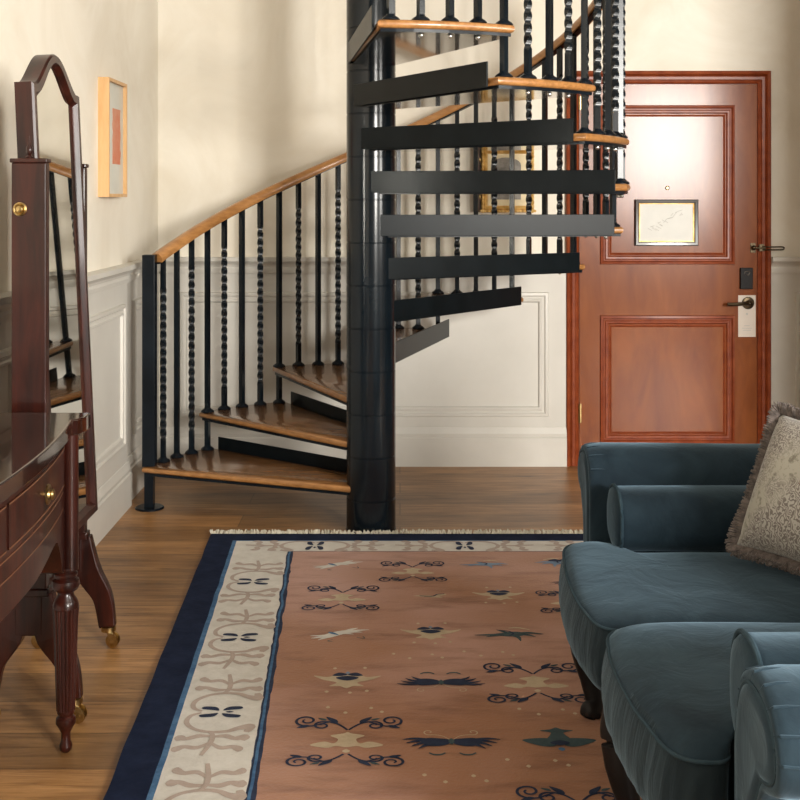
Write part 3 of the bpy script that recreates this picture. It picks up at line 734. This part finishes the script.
# arabesque border. unit = butterfly in an open cartouche + branching sprigs, long axis v
def border_unit(cx, cy, rot=0, sc=1.0, W=1.0):
    def Rb(pts, w_, up=0, sy=1): ribbon([(u*W, v) for u, v in pts], w_, 'tan', cx, cy, up, rot=rot, sx=1, sy=sy*sc)
    for sy in (1, -1):
        # cartouche half: notch at left, curls to the right with a fat end
        Rb([(-.052, .004), (-.078, .022), (-.082, .058), (-.055, .092), (-.010, .108), (.035, .104), (.062, .088), (.092, .080), (.086, .108)], [0.0073, 0.0135, 0.0147, 0.0122, 0.0122, 0.0147, 0.0196, 0.0318, 0.0147], sy=sy)
        # stem joining to the sprigs
        Rb([(-.010, .108), (.000, .125), (.002, .155), (-.004, .190), (-.012, .225)], [0.0098, 0.0147, 0.0147, 0.0098], 1, sy)
        Rb([(.000, .130), (-.035, .128), (-.065, .142), (-.084, .138), (-.082, .152)], [0.0073, 0.0196, 0.0171, 0.0294, 0.0122], sy=sy)
        Rb([(.000, .132), (.035, .128), (.060, .140), (.086, .134), (.082, .150)], [0.0073, 0.0196, 0.0171, 0.0294, 0.0122], sy=sy)
        Rb([(.000, .160), (-.030, .186), (-.062, .182), (-.082, .194), (-.076, .204)], [0.0073, 0.0171, 0.0171, 0.0269, 0.0122], sy=sy)
        Rb([(.000, .160), (.030, .186), (.060, .182), (.078, .192), (.072, .202)], [0.0073, 0.0171, 0.0171, 0.0269, 0.0122], sy=sy)
    for sx in (1, -1):
        blob([(-.004, .005), (-.012, .019), (-.036, .021), (-.040, .012), (-.018, .007)], 'navy', cx, cy, 1, sx=1.35, sy=1.6*sx, rot=rot)
        blob([(.004, .006), (.014, .020), (.038, .022), (.042, .013), (.020, .008)], 'navy', cx, cy, 1, sx=1.35, sy=1.6*sx, rot=rot)
    blob([(.014, .0), (.024, .005), (.036, 0), (.024, -.005)], 'navy', cx, cy, 1, sx=1, sy=1, rot=rot)
bw = RXL+.118+.1085
for y in (4.42, 3.86, 3.30, 2.74, 2.18): border_unit(shear(bw, y), y, 0, 1.15 if y < 4.4 else 1.12)
for x in (-.345, .262, .87): border_unit(x, RY1-.178, -PI/2, 1.25, .72)
for y in (4.42, 3.86, 3.30, 2.74, 2.18): border_unit(shear(RXR-.118-.1085, y), y, PI, 1.15)
# light core running inside the inner line
for side_x in (RXL+.347,):
    pts = [(shear(side_x+.006*noise.noise((y*9, 3, 0))-.002, y), y) for y in [RY0+.3+(RY1-.26-RY0-.3)*i/80 for i in range(81)]]
    ribbon(pts, [.008, .008], 'blue', 0, 0, 0, sub=1)
rug = thing('area_rug', 'pink carved wool rug with navy edge and ivory arabesque border', 'rug', (0.3, 3.5, 0))
obj('pile', bm, mats, rug, smooth=False, recalc=False)
bm = bmesh.new()
x = shear(RXL, RY1)
while x < 1.36:
    for _ in range(2):
        l = random.uniform(.025, .045)*(.45 if abs(x-SX) < .12 else 1); dx = random.uniform(-.02, .02); z1 = random.uniform(.006, .022)
        p0 = Vector((x+random.uniform(-.003, .003), RY1-.004, .009)); p1 = p0+Vector((dx*.5, l*.5, z1*.8)); p2 = p0+Vector((dx, l, random.uniform(-.004, .008)))
        tube(bm, [p0, p1, p2], [.0026, .0032, .0016], 4)
    x += .0062
fr = obj('fringe', bm, 'fringe', rug); fr['kind'] = 'stuff'

# ================================================================== CHEVAL MIRROR
mr = thing('cheval_mirror', 'mahogany cheval mirror with arched top on brass casters', 'mirror', (-1.007, 3.27, 0))
Yn, Yf = 3.27, 3.815
for Yp in (Yn, Yf):
    ox = 0 if Yp == Yn else -.038
    bm = bmesh.new(); top = 1.535
    prism(bm, [(-1.054+ox, Yp-.017), (-.960+ox, Yp-.017), (-.960+ox, Yp+.017), (-1.054+ox, Yp+.017)], 'z', .36, top-.012)
    box(bm, -1.058+ox, -.956+ox, Yp-.021, Yp+.021, top-.012, top)
    ps = obj('post', bm, 'mahogany', mr, smooth=False, bev=.003)
    s_ = -1
    bm = bmesh.new(); yb_ = Yp-.017
    lathe_axis(bm, [(.019, 0), (.019, .003), (.015, .006), (.012, .004), (.009, .010), (.004, .012)], (-1.03+ox, yb_, 1.397), (0, -1, 0), 24); obj('boss', bm, 'brass', ps)
    bm = bmesh.new(); lathe(bm, [(.009, 0), (.010, .004), (.005, .010), (.009, .018), (.009, .028), (.004, .038), (.002, .062)], (-1.010+ox, Yp, top), 14); obj('finial', bm, 'mahogany', ps)
    # arched trestle foot
    bm = bmesh.new()
    for s_ in (1, -1):
        cxm = -1.007+ox
        pts = smooth_path([(cxm+s_*.030, Yp, .350), (cxm+s_*.040, Yp, .300), (cxm+s_*.058, Yp, .235), (cxm+s_*.100, Yp, .160), (cxm+s_*.116, Yp, .065)], 6)
        n_ = len(pts); rr = interp([.034, .036, .038, .030, .026], n_)
        tube(bm, pts, rr, sect=[(-1, -.52), (1, -.52), (1, .52), (-1, .52)], up=(0, 1, 0))
    box(bm, -1.062+ox, -.952+ox, Yp-.022, Yp+.022, .345, .368)
    box(bm, -1.045+ox, -.969+ox, Yp-.02, Yp+.02, .24, .35)
    ft = obj('trestle_foot', bm, 'mahogany', mr, smooth=False, bev=.004)
    for s_ in (1, -1):
        bm = bmesh.new(); cx_ = -1.007+ox+s_*.118
        lathe(bm, [(.024, .052), (.024, .066), (.014, .070)], (cx_, Yp, 0), 16)
        tube(bm, [(cx_, Yp, .055), (cx_+.012, Yp-.004, .028)], .009, 8)
        for dy in (-.012, .012): lathe_axis(bm, [(.008, -.003), (.022, -.002), (.022, .002), (.008, .003)], (cx_+.014, Yp+dy, .0225), (.3, 1, 0), 18)
        tube(bm, [(cx_+.014, Yp-.018, .0225), (cx_+.014, Yp+.018, .0225)], .006, 8)
        obj('caster', bm, 'brass', mr)
bm = bmesh.new(); tube(bm, [(-1.007, Yn, .30), (-1.045, Yf, .30)], .02, 12); obj('stretcher', bm, 'mahogany', mr)
# swinging frame
Ya, Yb, zb, zs, zp = 3.302, 3.778, .44, 1.748, 1.850
def outline(ins):
    pts = [(Ya+ins, zb+ins), (Yb-ins, zb+ins)]
    n_ = 26
    half = (Yb-Ya)/2; cy_ = (Ya+Yb)/2
    for i in range(n_+1):
        u = 1-2*i/n_; a_ = abs(u)
        # ogee: flat shoulder, S-rise, round crown
        if a_ > .88: h = 0
        else: h = .5*(1+math.cos(PI*a_/.84))**.85/(2**-.15) if False else (.5*(1+math.cos(PI*a_/.88)))**.75
        pts.append((cy_+u*(half-ins), zs-ins+(zp-zs)*h))
    return pts
o0, i0, i1 = outline(0), outline(.034), outline(.040)
XF, XB = -.993, -1.046
piv = Vector((-1.02, 0, 1.397)); ta = math.radians(-2.6)
def tilt(p):
    x, y, z = p; dx, dz = x-piv.x, z-piv.z
    return (piv.x+dx*math.cos(ta)-dz*math.sin(ta)*-1*-1, y, piv.z+dz*math.cos(ta)+dx*math.sin(ta)*-1*-1) if False else (piv.x+dx*math.cos(ta)+dz*math.sin(ta), y, piv.z+dz*math.cos(ta)-dx*math.sin(ta))
bm = bmesh.new()
seq = [(o0, XB), (o0, XF-.006), (outline(.005), XF), (outline(.026), XF), (i0, XF-.010), (i1, XF-.016), (i1, XB)]
rg = [[bm.verts.new(tilt((x, y, z))) for y, z in ol] for ol, x in seq]
for a, b_ in zip(rg, rg[1:]+rg[:1]):
    for i in range(len(a)): bm.faces.new((a[i], a[(i+1) % len(a)], b_[(i+1) % len(a)], b_[i]))
mf = obj('mirror_frame', bm, 'mahogany', mr, angle=30)
bm = bmesh.new(); ol = outline(.036)
loft(bm, [[tilt((x, y, z)) for y, z in ol] for x in (XF-.022, XF-.015)])
obj('mirror_glass', bm, 'mirror', mr, smooth=False)
bm = bmesh.new(); loft(bm, [[tilt((x, y, z)) for y, z in ol] for x in (XB-.004, XF-.024)]); obj('backboard', bm, 'mahogany', mr, smooth=False)

# ================================================================== BOW-FRONT DRESSING TABLE
ct = thing('dressing_table', 'mahogany bow fronted dressing table with reeded legs and brass knobs', 'table', (-1.03, 2.47, 0))
YC, HL = 2.47, .625
def bow(y, base=-.845, amp=.052): 
    u = (y-YC)/HL; return base+amp*(1-min(1, abs(u))**2.2)
XBK = -1.235
# top
out = [(XBK, YC-.705), (-.818, YC-.705), (-.818, YC-.640), (-.828, YC-.612)]
for i in range(25):
    y = YC-.60+1.2*i/24; out.append((bow(y), y))
out += [(-.828, YC+.612), (-.818, YC+.640), (-.818, YC+.705), (XBK, YC+.705)]
bm = bmesh.new(); prism(bm, out, 'z', .818, .860); tp_ = obj('table_top', bm, 'mahogany_top', ct, smooth=True, angle=25, bev=.004)
# body
def zbot(y):
    u = abs(y-YC)
    if u < .22: return .567
    if u < .40: return .567+.022*(u-.22)/.18
    if u < .455: return .589
    if u < .56: return .589-.115*((u-.455)/.105)**1.5
    return .474
bm = bmesh.new(); rings = []
for i in range(61):
    y = YC-.64+1.28*i/60; x = bow(y)-.018; z0 = zbot(y)
    rings.append([(XBK+.01, y, z0), (x, y, z0), (x, y, .818), (XBK+.01, y, .818)])
loft(bm, rings); obj('body', bm, 'mahogany', ct, angle=25)
def strip_on_bow(bm, y0, y1, z0, z1, off, n_=24, t_=.002):
    rings = []
    for i in range(n_+1):
        y = y0+(y1-y0)*i/n_; x = bow(y)-.018+off
        rings.append([(x-t_-.004, y, z0), (x, y, z0), (x, y, z1), (x-t_-.004, y, z1)])
    loft(bm, rings)
for (y0, y1) in ((YC-.565, YC-.01), (YC+.01, YC+.565)):
    bm = bmesh.new(); strip_on_bow(bm, y0, y1, .700, .797, .003); dr = obj('drawer', bm, 'mahogany', ct, angle=25)
    ym = (y0+y1)/2+(.035 if y0 > YC else -.035)
    xk = bow(ym)-.018+.003
    bm = bmesh.new(); lathe_axis(bm, [(.024, 0), (.024, .003), (.020, .005), (.013, .004), (.011, .008), (.013, .012), (.010, .016), (.004, .017)], (xk, ym, .738), (1, 0, 0), 24)
    obj('knob', bm, 'brass', dr)
    for z in (.7005, .7935):
        bm = bmesh.new(); strip_on_bow(bm, y0, y1, z, z+.003, .0042, t_=.001); obj('inlay_line', bm, 'inlay', dr, smooth=False)
for z in (.682, .640):
    bm = bmesh.new(); strip_on_bow(bm, YC-.565, YC+.565, z, z+.0025, .0012, t_=.001, n_=40); obj('inlay_line', bm, 'inlay', ct, smooth=False)
def leg(x, y, col=True):
    bm = bmesh.new()
    pr = [(.0095, 0), (.0150, .006), (.0165, .018), (.012, .030), (.012, .050), (.020, .066), (.0255, .075), (.0245, .088), (.018, .094), (.0225, .102), (.0225, .110)]
    lathe(bm, pr, (x, y, 0), 24)
    N_ = 96
    pr2 = [(.0225, .108), (.0245, .16), (.0300, .34), (.0325, .372)]
    lathe(bm, pr2, (x, y, 0), N_, mod=lambda a, z: 1+.13*abs(math.cos(8*a))-.08)
    pr3 = [(.0325, .372), (.033, .380), (.029, .392), (.021, .404), (.020, .412), (.031, .420), (.036, .431), (.034, .443), (.026, .449), (.030, .455), (.030, .461), (.024, .466), (.027, .471), (.027, .477), (.020, .478)]
    lathe(bm, pr3, (x, y, 0), 32)
    lathe(bm, [(.0205, .470), (.0205, .818)], (x+.012, y, 0), 24)
    obj('leg', bm, 'mahogany', ct, angle=40)
for yy_ in (YC-.625, YC+.625):
    leg(-.862, yy_); leg(-1.195, yy_)

# ================================================================== SOFA
sf = thing('velvet_sofa', 'blue velvet two seat sofa with rolled arms and dark cabriole legs', 'sofa', (.85, 2.72, RT))
SC = 2.72
def cushion(name, outl, zb_, zt, crown, mat, mat2, seamy=0):
    """outl closed list of (x,y); rounded boxed seat cushion"""
    P = smooth_path([(x, y, 0) for x, y in outl], 5, True)
    cen = sum(P, Vector())/len(P)
    def ring(scale, push, z, dz=None):
        out_ = []
        for p in P:
            d = p-cen; L = d.length
            q = cen+d*scale+d.normalized()*push
            out_.append((q.x, q.y, z+(dz(q) if dz else 0)))
        return out_
    bm = bmesh.new(); rings = []
    for sc_, pu, z in ((.6, 0, zb_), (.95, -.01, zb_), (1, -.006, zb_+.012)): rings.append(ring(sc_, pu, z))
    H = zt-zb_
    for t_ in (.2, .35, .5, .65, .8, .92):
        bul = .016*math.sin(PI*t_)
        rr = []
        for i, p in enumerate(P):
            d = (p-cen); w_ = .0028*math.sin(i*1.9+3*t_)*math.sin(PI*t_)+.004*noise.noise((p.x*22, p.y*22, t_))*math.sin(PI*t_)
            q = p+d.normalized()*(bul+w_); rr.append((q.x, q.y, zb_+H*t_))
        rings.append(rr)
    rings.append(ring(1, 0, zt))
    for sc_, t_ in ((.97, .30), (.92, .55), (.82, .78), (.66, .92), (.45, .98), (.2, 1.0), (.05, 1.0)):
        rings.append(ring(sc_, 0, zt+crown*t_, lambda q: .0045*noise.noise((q.x*5, q.y*5, 2))))
    loft(bm, rings)
    o = obj(name, bm, [mat, mat2], sf, angle=180)
    for f in o.data.polygons:
        if f.normal.z < .55: f.material_index = 1
    bm = bmesh.new(); tube(bm, [Vector((x, y, z+.001)) for x, y, z in ring(1, 0.001, zt)], .0038, 8, closed=True); obj('piping', bm, 'trim_piping', o)
    return o
# cushion outlines (front faces -x)
c1 = [(.492, 2.722), (.455, 2.755), (.438, 2.84), (.430, 2.96), (.434, 3.12), (.446, 3.26), (.458, 3.34), (.482, 3.385), (.525, 3.40), (.560, 3.385), (.590, 3.30), (.70, 3.285), (.95, 3.285), (1.15, 3.285), (1.195, 3.24), (1.20, 3.0), (1.195, 2.76), (1.15, 2.712), (.95, 2.706), (.70, 2.706), (.56, 2.708)]
c2 = [(x+.012, 2*SC-y-.012+(.045 if y > 3.2 else 0)) for x, y in c1][::-1]
cushion('seat_cushion', c1, .285, .446, .030, 'velvet', 'velvet_band')
cushion('seat_cushion', c2, .285, .452, .040, 'velvet', 'velvet_band')
# seat frame
P = [(.522, 1.84), (.505, 2.2), (.492, 2.72), (.505, 3.24), (.522, 3.60), (.56, 3.62), (1.30, 3.62), (1.34, 3.55), (1.34, 1.9), (1.30, 1.82), (.56, 1.82)]
bm = bmesh.new(); loft(bm, [[(p.x+o_, p.y, z) for p in smooth_path([(x, y, 0) for x, y in P], 4, True)] for o_, z in ((.01, .245), (.0, .255), (0, .29), (.008, .30))]); obj('seat_frame', bm, 'velvet_band', sf, angle=50)
# inner arm bolsters
def bolster(sgn):
    yc = SC+sgn*.638; rings = []; N_ = 28; zc_, hz_ = (.532, .084) if sgn > 0 else (.560, .104)
    def sec(x, s_, dz=0):
        return [(x, yc+s_*.094*math.copysign(abs(math.cos(a))**.75, math.cos(a)), zc_+s_*hz_*math.copysign(abs(math.sin(a))**.8, math.sin(a))) for a in [2*PI*i/N_ for i in range(N_)]]
    for x, s_ in ((.588, .35), (.590, .7), (.596, .92), (.606, 1.0), (.62, 1.01), (.8, 1.02), (1.0, 1.02), (1.2, 1.0)): rings.append(sec(x, s_))
    bm = bmesh.new(); loft(bm, rings); o = obj('arm_bolster', bm, 'velvet', sf, angle=180)
    bm = bmesh.new(); tube(bm, [Vector(p) for p in sec(.604, 1.03)], .0050, 8, closed=True); obj('piping', bm, 'trim_piping', o)
# outer scroll arms
def arm(sgn):
    prof = [(.735, .235), (.738, .40), (.742, .55), (.752, .615), (.775, .658), (.815, .684), (.865, .690), (.915, .682), (.958, .660), (.982, .625), (.985, .585), (.965, .552), (.930, .532), (.900, .520), (.880, .480), (.868, .40), (.862, .30), (.862, .235)]
    pp = smooth_path([(y, z, 0) for y, z in prof], 4)
    pp = [(p.x, p.y) for p in pp]; cy_ = sum(p[0] for p in pp)/len(pp); cz_ = sum(p[1] for p in pp)/len(pp)
    roll_c = (.865, .60)
    def ring(x, ins):
        out_ = []
        for i, (y, z) in enumerate(pp):
            # shrink towards a medial axis: vertical body or the roll centre
            tgt = roll_c if z > .50 else (.80, z)
            d = Vector((tgt[0]-y, tgt[1]-z)); L = d.length
            q = Vector((y, z))+(d/L*min(ins, L*.9) if L > 1e-6 else d)
            out_.append((x, SC+sgn*q.x, q.y))
        return out_
    bm = bmesh.new()
    rings = [ring(x, i_) for x, i_ in ((.545, .050), (.543, .038), (.548, .026), (.553, .022), (.548, .014), (.553, .004), (.568, 0), (.60, -.004), (.75, -.003), (1.0, 0), (1.30, 0))]
    loft(bm, rings); o = obj('arm', bm, 'velvet', sf, angle=180)
    bm = bmesh.new(); r_ = ring(.551, .022); tube(bm, [Vector(p) for p in r_], .004, 6); obj('piping', bm, 'trim_piping', o)
    # gathers round the roll
    bm = bmesh.new()
    bm.free()
    for k in range(7):
        bm = bmesh.new(); i0 = 14+k*4
        if i0+1 >= len(pp): bm.free(); break
        y, z = pp[i0]; d = Vector((roll_c[0]-y, roll_c[1]-z)).normalized()
        pts = []
        for x, i_ in ((.549, .016), (.556, .003), (.575, -.0015), (.60, -.003)):
            q = Vector((y, z))+d*i_; pts.append((x, SC+sgn*q.x, q.y))
        tube(bm, pts, [.002, .0032, .0028, .0008], 6); obj('gather', bm, 'velvet', o)
for s_ in (1, -1): bolster(s_); arm(s_)
# back
bp = [(1.185, .235), (1.20, .45), (1.215, .70), (1.225, .90), (1.245, .955), (1.29, .975), (1.335, .95), (1.355, .89), (1.345, .5), (1.33, .235)]
bm = bmesh.new(); pp = smooth_path([(a, b_, 0) for a, b_ in bp], 4)
loft(bm, [[(p.x+(1.28-p.x)*k_, SC+y, .235+(p.y-.235)*(1-.04*k_)) for p in pp] for y, k_ in ((-.90, .4), (-.885, .05), (-.86, 0), (.86, 0), (.885, .05), (.90, .4))]); obj('backrest', bm, 'velvet', sf, angle=180)
# cabriole legs
def cab(x, y, sx, sy, back=False):
    pts = smooth_path([(x, y, .285), (x-.010, y-.004, .235), (x-.010, y-.02*sy, .17), (x+.002, y-.035*sy, .105), (x+.012, y-.050*sy, .05), (x+.002, y-.062*sy, RT+.014), (x-.002, y-.064*sy, RT)], 5)
    if back: pts = smooth_path([(x, y, .275), (x, y, .15), (x+.03, y, RT)], 5)
    rr = interp([.046, .044, .036, .027, .024, .030, .027] if not back else [.03, .024, .018], len(pts))
    bm = bmesh.new(); tube(bm, pts, rr, 14); obj('leg', bm, 'ebony', sf)
cab(.520, SC+.62, 1, 1); cab(.520, SC-.62, 1, -1); cab(.500, SC-.04, 1, 1); cab(1.26, SC+.80, 1, 1, True); cab(1.26, SC-.80, 1, 1, True)

# ================================================================== PILLOW
bl = Vector((.868, 3.10, .530)); tl = Vector((.996, 3.19, .815)); br = Vector((1.060, 2.79, .520))
U = (br-bl); V = (tl-bl); V = V.normalized()*.37; U = U.normalized()*.37
Nn = U.cross(V).normalized()
pw = thing('throw_pillow', 'ivory damask throw pillow with brown brush fringe on the blue sofa', 'pillow', tuple(bl))
cen = bl+U/2+V/2
bm = bmesh.new(); N_ = 26; gr = {}
def pil(u, v, s_):
    au, av = abs(u), abs(v)
    pin = 1-.07*(1-av**2)*au**3; pin2 = 1-.07*(1-au**2)*av**3
    th_ = .085*max(0, (1-au**2.6))**.6*max(0, (1-av**2.6))**.6
    return cen+U*.5*u*pin*(1)+V*.5*v*pin2+Nn*th_*s_
vs = {}
for s_ in (1, -1):
    for i in range(N_+1):
        for j in range(N_+1):
            u, v = -1+2*i/N_, -1+2*j/N_
            edge = i in (0, N_) or j in (0, N_)
            if edge and s_ == -1: vs[(s_, i, j)] = vs[(1, i, j)]; continue
            vs[(s_, i, j)] = bm.verts.new(pil(u, v, s_))
for s_ in (1, -1):
    for i in range(N_):
        for j in range(N_):
            bm.faces.new((vs[(s_, i, j)], vs[(s_, i+1, j)], vs[(s_, i+1, j+1)], vs[(s_, i, j+1)]))
obj('cover', bm, 'damask', pw, angle=180)
bm = bmesh.new()
K = 520
for k in range(K):
    t_ = 4*k/K; sd = int(t_); f_ = t_-sd; a_ = -1+2*f_
    u, v, ou, ov = [(a_, -1, 0, -1), (1, a_, 1, 0), (-a_, 1, 0, 1), (-1, -a_, -1, 0)][sd]
    # round the outward direction at the corners
    cu = ou+(u*abs(u)**8)*(.8 if ou == 0 else 0); cv = ov+(v*abs(v)**8)*(.8 if ov == 0 else 0)
    base = pil(u, v, 1)
    outd = (U.normalized()*cu+V.normalized()*cv).normalized()
    for q in range(6):
        sp = (q-2.5)/2.5; L = random.uniform(.024, .034)
        dr_ = (outd+Nn*sp*.75+Vector((random.uniform(-.2, .2), random.uniform(-.2, .2), random.uniform(-.2, .2)))).normalized()
        tube(bm, [base, base+dr_*L*.6, base+dr_*L], [.0030, .0040, .0016], 4)
f_ = obj('brush_fringe', bm, 'pillow_fur', pw); f_['kind'] = 'stuff'
